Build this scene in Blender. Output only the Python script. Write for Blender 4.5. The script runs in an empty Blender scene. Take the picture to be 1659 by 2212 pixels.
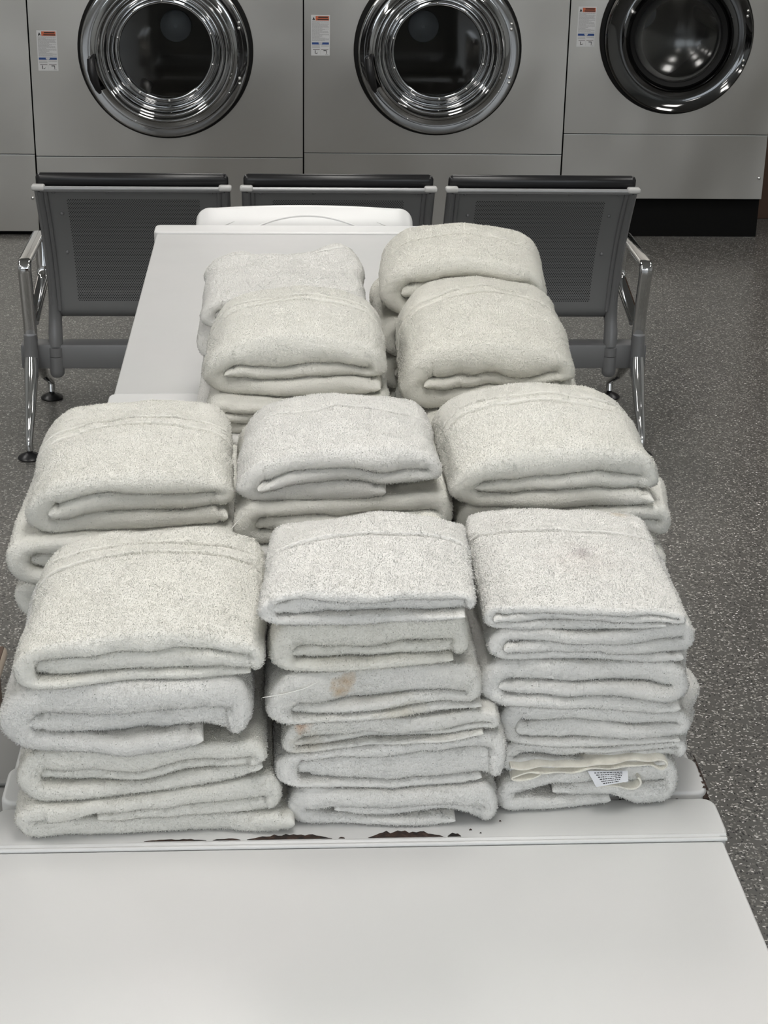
import bpy, bmesh, math, random
import numpy as np
from mathutils import Vector, Matrix

SC = bpy.context.scene
COL = SC.collection
random.seed(4)
PI = math.pi

# ------------------------------------------------------------------ helpers
def tag(o, label=None, cat=None, group=None, kind=None):
    if label: o['label'] = label
    if cat: o['category'] = cat
    if group: o['group'] = group
    if kind: o['kind'] = kind
    return o

def empty(name, loc, rz=0.0):
    o = bpy.data.objects.new(name, None); COL.objects.link(o)
    o.location = loc; o.rotation_euler = (0, 0, rz); o.empty_display_size = .05
    return o

def obj(name, bm, mats, parent=None, smooth=True, angle=40):
    me = bpy.data.meshes.new(name)
    bmesh.ops.recalc_face_normals(bm, faces=bm.faces)
    bm.to_mesh(me); bm.free()
    if not isinstance(mats, (list, tuple)): mats = [mats]
    for m in mats: me.materials.append(m)
    o = bpy.data.objects.new(name, me); COL.objects.link(o)
    if smooth:
        me.polygons.foreach_set('use_smooth', [True]*len(me.polygons))
        me.set_sharp_from_angle(angle=math.radians(angle))
    if parent is not None: o.parent = parent
    return o

def box(bm, x0, x1, y0, y1, z0, z1, bev=0.0, seg=2, mi=0):
    t = bmesh.new()
    bmesh.ops.create_cube(t, size=1)
    bmesh.ops.scale(t, vec=(x1-x0, y1-y0, z1-z0), verts=t.verts)
    bmesh.ops.translate(t, vec=((x0+x1)/2, (y0+y1)/2, (z0+z1)/2), verts=t.verts)
    if bev > 0:
        bmesh.ops.bevel(t, geom=t.edges[:], offset=bev, segments=seg, profile=.5, affect='EDGES')
    merge(bm, t, mi)

def merge(bm, t, mi=0, mat=None):
    if mat is not None: bmesh.ops.transform(t, matrix=mat, verts=t.verts)
    mp = {}
    for v in t.verts: mp[v] = bm.verts.new(v.co)
    for f in t.faces:
        try:
            nf = bm.faces.new([mp[v] for v in f.verts]); nf.material_index = mi if mi else f.material_index
        except ValueError: pass
    t.free()

def tube(bm, pts, radii, n=16, mi=0, caps=True, sx=1.0):
    """sweep; radii scalar or list; sx squashes the section across the local side axis"""
    pts = [Vector(p) for p in pts]
    if not isinstance(radii, (list, tuple)): radii = [radii]*len(pts)
    rings = []
    up = Vector((0, 0, 1)) if abs((pts[-1]-pts[0]).normalized().x) > .7 else Vector((1, 0, 0))
    for i, p in enumerate(pts):
        a = pts[max(i-1, 0)]; b = pts[min(i+1, len(pts)-1)]
        t = (b-a).normalized()
        u = up - t*up.dot(t)
        if u.length < .05: u = Vector((0, 1, 0)) - t*t.y
        u.normalize(); w = t.cross(u)
        rings.append([bm.verts.new(p + (u*math.cos(k*2*PI/n)*sx + w*math.sin(k*2*PI/n))*radii[i]) for k in range(n)])
    for i in range(len(rings)-1):
        for k in range(n):
            f = bm.faces.new([rings[i][k], rings[i][(k+1) % n], rings[i+1][(k+1) % n], rings[i+1][k]]); f.material_index = mi
    if caps:
        for r in (rings[0], rings[-1]):
            f = bm.faces.new(r); f.material_index = mi

def bar(bm, pts, w, t, mi=0):
    """flat bar with rounded section: w across X, t in the bend plane (YZ); pts are (x,y,z)"""
    sec = []
    r = t*.48; 
    for cx, a0 in ((w/2-r, -PI/2), (-(w/2-r), PI/2)):
        for k in range(7):
            a = a0 + PI*k/6; sec.append((cx + r*math.cos(a), t/2*math.sin(a)))
    pts = [Vector(p) for p in pts]; rings = []
    for i, p in enumerate(pts):
        a = pts[max(i-1, 0)]; b = pts[min(i+1, len(pts)-1)]
        d = (b-a).normalized(); u = Vector((1, 0, 0)); n = d.cross(u).normalized()
        rings.append([bm.verts.new(p + u*s[0] + n*s[1]) for s in sec])
    n = len(sec)
    for i in range(len(rings)-1):
        for k in range(n):
            f = bm.faces.new([rings[i][k], rings[i][(k+1) % n], rings[i+1][(k+1) % n], rings[i+1][k]]); f.material_index = mi
    for r in (rings[0], rings[-1]): bm.faces.new(r)

def arc_path(pts, rad, seg=6):
    """round the corners of a polyline"""
    pts = [Vector(p) for p in pts]; out = [pts[0]]
    for i in range(1, len(pts)-1):
        a, p, b = pts[i-1], pts[i], pts[i+1]
        d1 = (a-p).normalized(); d2 = (b-p).normalized()
        q1 = p+d1*rad; q2 = p+d2*rad
        for k in range(seg+1):
            t = k/seg
            out.append(q1*(1-t)**2 + p*2*t*(1-t) + q2*t*t)
    out.append(pts[-1]); return out

def lathe_y(bm, prof, n=96, cx=0, cz=0, mi=0):
    """profile [(r, y)] spun round a horizontal axis along Y through (cx, cz)"""
    rings = []
    for r, y in prof:
        if r < 1e-6: rings.append([bm.verts.new((cx, y, cz))])
        else: rings.append([bm.verts.new((cx+r*math.cos(2*PI*k/n), y, cz+r*math.sin(2*PI*k/n))) for k in range(n)])
    for a, b in zip(rings[:-1], rings[1:]):
        for k in range(n):
            k2 = (k+1) % n
            vs = [a[k % len(a)], a[k2 % len(a)], b[k2 % len(b)], b[k % len(b)]]
            vs = list(dict.fromkeys(vs))
            if len(vs) > 2:
                f = bm.faces.new(vs); f.material_index = mi

def lathe_z(bm, prof, n=32, cx=0, cy=0, mi=0):
    rings = []
    for r, z in prof:
        if r < 1e-6: rings.append([bm.verts.new((cx, cy, z))])
        else: rings.append([bm.verts.new((cx+r*math.cos(2*PI*k/n), cy+r*math.sin(2*PI*k/n), z)) for k in range(n)])
    for a, b in zip(rings[:-1], rings[1:]):
        for k in range(n):
            k2 = (k+1) % n
            vs = list(dict.fromkeys([a[k % len(a)], a[k2 % len(a)], b[k2 % len(b)], b[k % len(b)]]))
            if len(vs) > 2: bm.faces.new(vs).material_index = mi

def dome(bm, c, r, h, axis='-Y', n=12, mi=0):
    """small rivet head on a face that looks along axis"""
    prof = [(r, 0), (r*.95, h*.4), (r*.7, h*.8), (r*.3, h*.98), (0, h)]
    t = bmesh.new()
    lathe_z(t, prof, n)
    rot = {'-Y': Matrix.Rotation(PI/2, 4, 'X'), 'Z': Matrix.Identity(4)}[axis]
    merge(bm, t, mi, Matrix.Translation(c) @ rot)

def poly_sheet(bm, pts, h=.0008, mi=0):
    """thin prism from a planar polygon list of 3D points, thickened along +Z or normal of the list"""
    vs = [bm.verts.new(p) for p in pts]
    f = bm.faces.new(vs); f.material_index = mi
    return f

# ------------------------------------------------------------------ materials
def mat(name, base=(.8, .8, .8), rough=.5, metal=0.0, spec=.5, coat=0.0):
    m = bpy.data.materials.new(name); m.use_nodes = True
    nt = m.node_tree; b = nt.nodes['Principled BSDF']
    b.inputs['Base Color'].default_value = (*base, 1)
    b.inputs['Roughness'].default_value = rough
    b.inputs['Metallic'].default_value = metal
    b.inputs['Specular IOR Level'].default_value = spec
    b.inputs['Coat Weight'].default_value = coat
    return m, nt, b

def N(nt, t, **kw):
    n = nt.nodes.new(t)
    for k, v in kw.items():
        if k in n.inputs: n.inputs[k].default_value = v
        else: setattr(n, k, v)
    return n

def L(nt, a, b): nt.links.new(a, b)

def mth(nt, op, a, b=None, c=None):
    n = nt.nodes.new('ShaderNodeMath'); n.operation = op
    for i, v in enumerate((a, b, c)):
        if v is None: continue
        if isinstance(v, (int, float)): n.inputs[i].default_value = v
        else: nt.links.new(v, n.inputs[i])
    return n.outputs[0]

def ramp(nt, fac, stops, interp='LINEAR'):
    r = nt.nodes.new('ShaderNodeValToRGB'); r.color_ramp.interpolation = interp
    cr = r.color_ramp
    while len(cr.elements) < len(stops): cr.elements.new(.5)
    for e, (p, c) in zip(cr.elements, stops): e.position = p; e.color = (*c, 1)
    L(nt, fac, r.inputs[0]); return r.outputs[0]

def coords(nt, kind='Object', scale=None, loc=None):
    tc = nt.nodes.new('ShaderNodeTexCoord'); s = tc.outputs[kind]
    if scale is not None or loc is not None:
        mp = nt.nodes.new('ShaderNodeMapping'); L(nt, s, mp.inputs[0])
        if scale is not None: mp.inputs['Scale'].default_value = scale
        if loc is not None: mp.inputs['Location'].default_value = loc
        s = mp.outputs[0]
    return s

def towel_mat(name, c0, c1, seed, stains=()):
    m, nt, b = mat(name, c0, .95, spec=.12)
    co = coords(nt)
    n1 = N(nt, 'ShaderNodeTexNoise', Scale=16.0, Detail=3.0, Roughness=.6); L(nt, coords(nt, loc=(seed, seed*2, 0)), n1.inputs['Vector'])
    col = ramp(nt, n1.outputs[0], [(.3, c0), (.7, c1)])
    for (sx, sy, sz, rad, sc, st) in stains:           # marks with a place of their own (towel coordinates)
        vm = N(nt, 'ShaderNodeVectorMath', operation='DISTANCE'); L(nt, co, vm.inputs[0]); vm.inputs[1].default_value = (sx, sy, sz)
        nn = N(nt, 'ShaderNodeTexNoise', Scale=90.0, Detail=4.0); L(nt, co, nn.inputs['Vector'])
        d = mth(nt, 'ADD', vm.outputs['Value'], mth(nt, 'MULTIPLY', mth(nt, 'SUBTRACT', nn.outputs[0], .5), rad*1.6))
        mr = N(nt, 'ShaderNodeMapRange'); L(nt, d, mr.inputs[0])
        mr.inputs[1].default_value = rad; mr.inputs[2].default_value = rad*.1; mr.inputs[3].default_value = 0; mr.inputs[4].default_value = st
        mx = N(nt, 'ShaderNodeMix', data_type='RGBA'); L(nt, mr.outputs[0], mx.inputs[0]); L(nt, col, mx.inputs[6]); mx.inputs[7].default_value = (*sc, 1)
        col = mx.outputs[2]
    L(nt, col, b.inputs['Base Color'])
    v = N(nt, 'ShaderNodeTexVoronoi', Scale=520.0); L(nt, co, v.inputs['Vector'])
    n2 = N(nt, 'ShaderNodeTexNoise', Scale=260.0, Detail=3.0); L(nt, co, n2.inputs['Vector'])
    h = mth(nt, 'ADD', mth(nt, 'MULTIPLY', v.outputs['Distance'], .6), n2.outputs[0])
    bp = N(nt, 'ShaderNodeBump', Strength=.55, Distance=.0016); L(nt, h, bp.inputs['Height'])
    L(nt, bp.outputs[0], b.inputs['Normal'])
    tr = N(nt, 'ShaderNodeBsdfTranslucent'); L(nt, col, tr.inputs[0])
    mx = N(nt, 'ShaderNodeMixShader'); mx.inputs[0].default_value = .22
    L(nt, b.outputs[0], mx.inputs[1]); L(nt, tr.outputs[0], mx.inputs[2]); L(nt, mx.outputs[0], nt.nodes['Material Output'].inputs[0])
    return m

CREAM = ((.895, .885, .825), (.93, .92, .865))
WHITE = ((.90, .892, .858), (.937, .928, .895))
IVORY = ((.88, .87, .80), (.92, .905, .84))
STAIN = ((.88, .87, .82), (.92, .91, .875))
M = {}
M['cream'] = towel_mat('cream_terry', *CREAM, 1)
M['white'] = towel_mat('white_terry', *WHITE, 5)
M['ivory'] = towel_mat('ivory_terry', *IVORY, 9)

def simple(name, **k): M[name] = mat(name, **k)[0]

def enamel(name='white_enamel', k=1.0):
    m, nt, b = mat(name, (.66, .66, .65), .33, coat=.25)
    n = N(nt, 'ShaderNodeTexNoise', Scale=3.0, Detail=2.0); L(nt, coords(nt), n.inputs['Vector'])
    L(nt, ramp(nt, n.outputs[0], [(.35, (.655*k, .66*k, .652*k)), (.65, (.69*k, .685*k, .68*k))]), b.inputs['Base Color'])
    n3 = N(nt, 'ShaderNodeTexNoise', Scale=9.0, Detail=3.0); L(nt, coords(nt), n3.inputs['Vector'])
    mr = N(nt, 'ShaderNodeMapRange'); L(nt, n3.outputs[0], mr.inputs[0]); mr.inputs[3].default_value = .28; mr.inputs[4].default_value = .5
    L(nt, mr.outputs[0], b.inputs['Roughness'])
    b.inputs['Coat Roughness'].default_value = .3
    n2 = N(nt, 'ShaderNodeTexNoise', Scale=900.0, Detail=1.0); L(nt, coords(nt), n2.inputs['Vector'])
    bp = N(nt, 'ShaderNodeBump', Strength=.08, Distance=.0004); L(nt, n2.outputs[0], bp.inputs['Height']); L(nt, bp.outputs[0], b.inputs['Normal'])
    return m
M['enamel'] = enamel(); M['shaded_enamel'] = enamel('shaded_white_enamel', .80)  # second is the white enamel again, far lid's shading put into its colour

def steel():
    m, nt, b = mat('brushed_steel', (.50, .48, .445), .34, 1.0)
    # brushed grain runs up and down; broad soft waves of the thin sheet
    g = N(nt, 'ShaderNodeTexNoise', Scale=1.0, Detail=3.0); L(nt, coords(nt, scale=(900, 900, 6)), g.inputs['Vector'])
    w = N(nt, 'ShaderNodeTexNoise', Scale=1.0, Detail=1.5); L(nt, coords(nt, scale=(1.5, 1, .9)), w.inputs['Vector'])
    bp = N(nt, 'ShaderNodeBump', Strength=.12, Distance=.0006); L(nt, g.outputs[0], bp.inputs['Height'])
    bp2 = N(nt, 'ShaderNodeBump', Strength=1.0, Distance=.06); L(nt, w.outputs[0], bp2.inputs['Height']); L(nt, bp.outputs[0], bp2.inputs['Normal'])
    L(nt, bp2.outputs[0], b.inputs['Normal'])
    mr = N(nt, 'ShaderNodeMapRange'); L(nt, g.outputs[0], mr.inputs[0]); mr.inputs[3].default_value = .28; mr.inputs[4].default_value = .42
    L(nt, mr.outputs[0], b.inputs['Roughness'])
    return m
M['steel'] = steel()

def chrome():
    m, nt, b = mat('chrome', (.62, .62, .62), .07, 1.0)
    n = N(nt, 'ShaderNodeTexNoise', Scale=14.0, Detail=2.0); L(nt, coords(nt), n.inputs['Vector'])
    bp = N(nt, 'ShaderNodeBump', Strength=.10, Distance=.003); L(nt, n.outputs[0], bp.inputs['Height']); L(nt, bp.outputs[0], b.inputs['Normal'])
    return m
M['chrome'] = chrome()
simple('black_rubber', base=(.004, .004, .004), rough=.6, spec=.25)
simple('door_chrome', base=(.42, .42, .42), rough=.06, metal=1.0)
simple('chrome_dark_reflection', base=(.12, .12, .12), rough=.07, metal=1.0)  # same chrome, with a dark reflection put into its base colour
simple('black_plastic', base=(.010, .010, .011), rough=.35)
simple('drum_metal', base=(.075, .068, .06), rough=.4, metal=.5)
simple('hub_metal', base=(.75, .80, .86), rough=.5, metal=.2)
simple('bolt', base=(.75, .75, .74), rough=.18, metal=1.0)
simple('seam', base=(.01, .01, .01), rough=.8)
simple('seam_light', base=(.75, .75, .73), rough=.3, metal=1.0)
simple('kick', base=(.004, .004, .004), rough=.85, spec=.15)
simple('frame_grey', base=(.19, .192, .197), rough=.36, metal=.2)
simple('cap_grey', base=(.50, .50, .49), rough=.4)
simple('rail_grey', base=(.36, .365, .37), rough=.3, metal=.3)
simple('vinyl_black', base=(.010, .010, .011), rough=.28)
simple('sticker_white', base=(.60, .60, .60), rough=.5)
simple('sticker_text', base=(.36, .36, .36), rough=.6)
simple('sticker_orange', base=(.52, .12, .05), rough=.5)
simple('sticker_dark', base=(.04, .02, .015), rough=.6)
simple('sticker_blue', base=(.012, .05, .20), rough=.5)
simple('sticker_black', base=(.01, .01, .01), rough=.6)
simple('label_satin', base=(.66, .67, .70), rough=.6)
simple('label_print', base=(.03, .03, .035), rough=.7)
simple('wood_brown', base=(.075, .038, .02), rough=.45)
simple('beige_edge', base=(.35, .29, .23), rough=.4)
simple('cart_grey', base=(.16, .16, .155), rough=.5)
simple('wall_paint', base=(.55, .56, .55), rough=.85)
simple('ceiling_tile', base=(.68, .68, .66), rough=.9)
simple('housing', base=(.7, .7, .7), rough=.5)
simple('thread', base=(.85, .84, .80), rough=.9)

def rust():
    m, nt, b = mat('chipped_rust', (.03, .015, .01), .85)
    n = N(nt, 'ShaderNodeTexNoise', Scale=160.0, Detail=4.0); L(nt, coords(nt), n.inputs['Vector'])
    L(nt, ramp(nt, n.outputs[0], [(.35, (.012, .009, .008)), (.6, (.05, .026, .018)), (.75, (.11, .07, .055))]), b.inputs['Base Color'])
    return m
M['rust'] = rust()

def woven():
    m, nt, b = mat('woven_cotton', (.74, .71, .63), .9, spec=.15)
    n = N(nt, 'ShaderNodeTexNoise', Scale=70.0, Detail=3.0); L(nt, coords(nt), n.inputs['Vector'])
    L(nt, ramp(nt, n.outputs[0], [(.3, (.66, .63, .56)), (.5, (.76, .735, .66)), (.7, (.80, .78, .70))]), b.inputs['Base Color'])
    wv = N(nt, 'ShaderNodeTexWave', Scale=260.0); L(nt, coords(nt), wv.inputs['Vector'])
    bp = N(nt, 'ShaderNodeBump', Strength=.3, Distance=.0006); L(nt, wv.outputs[1], bp.inputs['Height']); L(nt, bp.outputs[0], b.inputs['Normal'])
    return m
M['woven'] = woven()

def glass(name='door_glass', rg=.04):
    m, nt, b = mat(name, (1, 1, 1), .03)
    g = N(nt, 'ShaderNodeBsdfGlossy', Roughness=rg); g.inputs[0].default_value = (1, 1, 1, 1)
    t = N(nt, 'ShaderNodeBsdfTransparent'); t.inputs[0].default_value = (.86, .86, .85, 1)
    fr = N(nt, 'ShaderNodeFresnel', IOR=1.5); mx = N(nt, 'ShaderNodeMixShader')
    L(nt, fr.outputs[0], mx.inputs[0]); L(nt, t.outputs[0], mx.inputs[1]); L(nt, g.outputs[0], mx.inputs[2])
    L(nt, mx.outputs[0], nt.nodes['Material Output'].inputs[0])
    return m
M['glass'] = glass(); M['bowl_glass'] = glass('bowl_glass', .16)

def floor_mat():
    m, nt, b = mat('speckled_vinyl', (.1, .1, .1), .30)
    co = coords(nt, 'Object')
    wob = N(nt, 'ShaderNodeTexNoise', Scale=60.0, Detail=2.0); L(nt, co, wob.inputs['Vector'])
    va = N(nt, 'ShaderNodeVectorMath', operation='MULTIPLY_ADD'); L(nt, wob.outputs['Color'], va.inputs[0]); va.inputs[1].default_value = (.016, .016, 0); L(nt, co, va.inputs[2])
    col = None
    base = N(nt, 'ShaderNodeTexNoise', Scale=1.3, Detail=4.0); L(nt, co, base.inputs['Vector'])
    col = ramp(nt, base.outputs[0], [(.3, (.098, .096, .090)), (.7, (.120, .116, .108))])
    for (sc, lo, rad, c, stretch) in ((150, .87, .36, (.40, .39, .36), (1, 2.2, 1)), (165, .89, .33, (.34, .335, .31), (2.2, 1, 1)), (230, .80, .38, (.21, .205, .185), (1, 1, 1)), (200, .86, .38, (.028, .028, .028), (1.5, 1, 1)), (260, .95, .40, (.72, .71, .68), (1, 1.6, 1))):
        mp = N(nt, 'ShaderNodeMapping'); L(nt, va.outputs[0], mp.inputs[0]); mp.inputs['Scale'].default_value = stretch; mp.inputs['Location'].default_value = (sc*.013, sc*.021, 0)
        v = N(nt, 'ShaderNodeTexVoronoi', Scale=float(sc)/1.5, voronoi_dimensions='2D'); L(nt, mp.outputs[0], v.inputs['Vector'])
        sep = N(nt, 'ShaderNodeSeparateColor'); L(nt, v.outputs['Color'], sep.inputs[0])
        k = mth(nt, 'MULTIPLY', mth(nt, 'GREATER_THAN', sep.outputs[0], lo), mth(nt, 'LESS_THAN', v.outputs['Distance'], rad))
        mx = N(nt, 'ShaderNodeMix', data_type='RGBA'); L(nt, k, mx.inputs[0]); L(nt, col, mx.inputs[6]); mx.inputs[7].default_value = (*c, 1)
        col = mx.outputs[2]
    L(nt, col, b.inputs['Base Color'])
    n = N(nt, 'ShaderNodeTexNoise', Scale=300.0, Detail=2.0); L(nt, co, n.inputs['Vector'])
    bp = N(nt, 'ShaderNodeBump', Strength=.12, Distance=.001); L(nt, n.outputs[0], bp.inputs['Height']); L(nt, bp.outputs[0], b.inputs['Normal'])
    return m
M['floor'] = floor_mat()

def perforated():
    """grey sheet with staggered round holes cut right through (surface coordinates from the UV map, metres)"""
    m, nt, b = mat('perforated_grey', (.215, .218, .222), .42, .15)
    uv = nt.nodes.new('ShaderNodeUVMap'); sp = N(nt, 'ShaderNodeSeparateXYZ'); L(nt, uv.outputs[0], sp.inputs[0])
    u, v = sp.outputs[0], sp.outputs[1]
    p, q = .0066, .0106
    def lat(du, dv):
        fx = mth(nt, 'MULTIPLY', mth(nt, 'SUBTRACT', mth(nt, 'FRACT', mth(nt, 'ADD', mth(nt, 'DIVIDE', u, p), 50+du)), .5), p)
        fz = mth(nt, 'MULTIPLY', mth(nt, 'SUBTRACT', mth(nt, 'FRACT', mth(nt, 'ADD', mth(nt, 'DIVIDE', v, q), 50+dv)), .5), q)
        return mth(nt, 'SQRT', mth(nt, 'ADD', mth(nt, 'MULTIPLY', fx, fx), mth(nt, 'MULTIPLY', fz, fz)))
    d = mth(nt, 'MINIMUM', lat(0, 0), lat(.5, .5))
    h = mth(nt, 'LESS_THAN', d, .00175)
    ins = mth(nt, 'MULTIPLY', mth(nt, 'LESS_THAN', mth(nt, 'ABSOLUTE', u), .186), mth(nt, 'MULTIPLY', mth(nt, 'LESS_THAN', v, -.045), mth(nt, 'GREATER_THAN', v, -.42)))
    h = mth(nt, 'MULTIPLY', h, ins)
    tr = N(nt, 'ShaderNodeBsdfTransparent'); mx = N(nt, 'ShaderNodeMixShader')
    L(nt, h, mx.inputs[0]); L(nt, b.outputs[0], mx.inputs[1]); L(nt, tr.outputs[0], mx.inputs[2])
    L(nt, mx.outputs[0], nt.nodes['Material Output'].inputs[0])
    return m
M['perforated'] = perforated()

def emitter(name, col, s):
    m = bpy.data.materials.new(name); m.use_nodes = True; nt = m.node_tree
    nt.nodes.remove(nt.nodes['Principled BSDF'])
    e = nt.nodes.new('ShaderNodeEmission'); e.inputs[0].default_value = (*col, 1); e.inputs[1].default_value = s
    L(nt, e.outputs[0], nt.nodes['Material Output'].inputs[0]); return m
M['lamp'] = emitter('lamp_diffuser', (1.0, .975, .94), 9.6)
M['daylight'] = emitter('daylight_pane', (.86, .93, 1.0), 2.6)

# ------------------------------------------------------------------ room
RX0, RX1, RY0, RY1, RH = -4.6, 4.8, -3.6, 8.75, 2.9
def struct(name, bm, m, parent=None, **k):
    o = obj(name, bm, m, parent, smooth=False)
    if parent is None: o['kind'] = 'structure'
    return o
bm = bmesh.new(); box(bm, RX0, RX1, RY0, RY1, -.1, 0); struct('floor', bm, M['floor'])
bm = bmesh.new(); box(bm, RX0, RX1, RY0, RY1, RH, RH+.1); struct('ceiling', bm, M['ceiling_tile'])
bm = bmesh.new(); box(bm, RX0-.1, RX0, RY0, RY1, 0, RH); struct('wall_left', bm, M['wall_paint'])
bm = bmesh.new(); box(bm, RX1, RX1+.1, RY0, RY1, 0, RH); struct('wall_right', bm, M['wall_paint'])
bm = bmesh.new(); box(bm, RX0, RX1, RY1, RY1+.1, 0, RH); struct('wall_back', bm, M['wall_paint'])
wins = [(-3.9, -1.5), (-1.2, 1.2), (1.5, 3.9)]
bm = bmesh.new()
box(bm, RX0, RX1, RY0-.12, RY0, 0, .8); box(bm, RX0, RX1, RY0-.12, RY0, 2.5, RH)
xs = [RX0] + [v for w in wins for v in w] + [RX1]
for i in range(0, len(xs), 2): box(bm, xs[i], xs[i+1], RY0-.12, RY0, .8, 2.5)
struct('wall_front', bm, M['wall_paint'])
for i, (a, b_) in enumerate(wins):
    bm = bmesh.new(); box(bm, a+.05, b_-.05, RY0-.08, RY0-.07, .85, 2.45)
    o = struct('window_%d' % (i+1), bm, M['daylight'])
    bm = bmesh.new()
    for (x0, x1, z0, z1) in ((a, b_, .8, .85), (a, b_, 2.45, 2.5), (a, a+.05, .85, 2.45), (b_-.05, b_, .85, 2.45), ((a+b_)/2-.025, (a+b_)/2+.025, .85, 2.45)):
        box(bm, x0, x1, RY0-.1, RY0-.03, z0, z1)
    struct('window_frame', bm, M['housing'], o)

k = 0
for ly in (-1.8, 1.35, 3.55, 5.75):
    for lx, side in ((-2.5, 'left'), (.15, 'middle'), (2.8, 'right')):
        if side == 'right' and ly == 1.35: continue
        r = empty('ceiling_light', (lx, ly, RH))
        row = {-1.8: 'nearest the windows', 1.35: 'over the near machine', 3.55: 'over the far machine', 5.75: 'in front of the dryers'}[ly]
        tag(r, 'long fluorescent ceiling fixture, %s one of the row %s' % (side, row), 'light', 'fluorescent ceiling fixtures')
        bm = bmesh.new()
        for (x0, x1, y0, y1) in ((-.31, .31, -.62, -.60), (-.31, .31, .60, .62), (-.31, -.29, -.6, .6), (.29, .31, -.6, .6)):
            box(bm, x0, x1, y0, y1, -.03, 0)
        obj('frame', bm, M['housing'], r, smooth=False)
        bm = bmesh.new(); box(bm, -.29, .29, -.6, .6, -.02, -.012); obj('diffuser', bm, M['lamp'], r, smooth=False)

# ------------------------------------------------------------------ dryers
YD = 7.579
def ring_panel(bm, x0, x1, z0, z1, y, t, cx, cz, r, n=96, mi=0):
    """sheet-metal panel with a round hole, bevelled outer edge by a thin return"""
    def rect_pt(a):
        dx, dz = math.cos(a), math.sin(a)
        s = min(((x1-cx) if dx > 0 else (x0-cx))/dx if abs(dx) > 1e-9 else 1e9,
                ((z1-cz) if dz > 0 else (z0-cz))/dz if abs(dz) > 1e-9 else 1e9)
        return cx+dx*s, cz+dz*s
    angs = [2*PI*k/n for k in range(n)] + [math.atan2(z-cz, x-cx) % (2*PI) for x in (x0, x1) for z in (z0, z1)]
    angs = sorted(set(round(a, 6) for a in angs))
    inner = [bm.verts.new((cx+r*math.cos(a), y, cz+r*math.sin(a))) for a in angs]
    outer = [bm.verts.new((rect_pt(a)[0], y, rect_pt(a)[1])) for a in angs]
    back = [bm.verts.new((v.co.x, y+t, v.co.z)) for v in outer]
    n = len(angs)
    for i in range(n):
        j = (i+1) % n
        bm.faces.new([inner[i], inner[j], outer[j], outer[i]])
        bm.faces.new([outer[i], outer[j], back[j], back[i]])

def sticker(parent, x, z, w, h):
    """tall warning label: flame and orange header, grey fine print, blue band, two pictograms"""
    bm = bmesh.new(); y = -.0012
    rnd = random.Random(3)
    def q(x0, x1, z0, z1, mi, dy=0.0):
        f = bm.faces.new([bm.verts.new(p) for p in ((x+x0*w, y-dy, z+z0*h), (x+x1*w, y-dy, z+z0*h), (x+x1*w, y-dy, z+z1*h), (x+x0*w, y-dy, z+z1*h))]); f.material_index = mi
    box(bm, x, x+w, y, -.0002, z, z+h)
    q(.24, .95, .865, .975, 2, .0003)
    q(.38, .90, .928, .962, 3, .0005); q(.34, .93, .878, .908, 3, .0005)
    fl = [(.07, .885), (.10, .91), (.115, .935), (.14, .955), (.155, .93), (.19, .905), (.205, .88), (.17, .868), (.16, .885), (.145, .895), (.13, .88), (.135, .868), (.09, .87)]
    f = bm.faces.new([bm.verts.new((x+a*w, y-.0004, z+b*h)) for a, b in fl]); f.material_index = 5
    zz = .85
    while zz > .36:
        e = rnd.choice((.95, .95, .9, .6, .75, .45))
        xx = .05
        while xx < e:
            ln = rnd.uniform(.04, .13); q(xx, min(xx+ln, e), zz-.011, zz, 1, .0003); xx += ln+.012
        zz -= .0185
    q(.05, .95, .272, .328, 4, .0003); q(.40, .60, .300, .322, 0, .0005); q(.43, .57, .278, .294, 0, .0005)
    for zz in (.25, .235, .215, .2):
        q(.05, .47, zz-.008, zz, 1, .0003)
        if zz > .22: q(.52, .95, zz-.008, zz, 1, .0003)
    q(.10, .46, .147, .158, 3, .0003); q(.54, .92, .147, .158, 3, .0003)
    q(.20, .235, .04, .13, 5, .0003); q(.26, .33, .045, .062, 5, .0003); q(.33, .36, .055, .09, 1, .0003)
    q(.66, .83, .112, .130, 5, .0003); q(.80, .83, .045, .12, 5, .0003); q(.76, .92, .02, .03, 1, .0003)
    q(.495, .503, .03, .15, 1, .0003)
    o = obj('warning_sticker', bm, [M['sticker_white'], M['sticker_text'], M['sticker_orange'], M['sticker_dark'], M['sticker_blue'], M['sticker_black']], parent, smooth=False)
    tag(o, 'white warning sticker with orange header and blue band')

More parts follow.
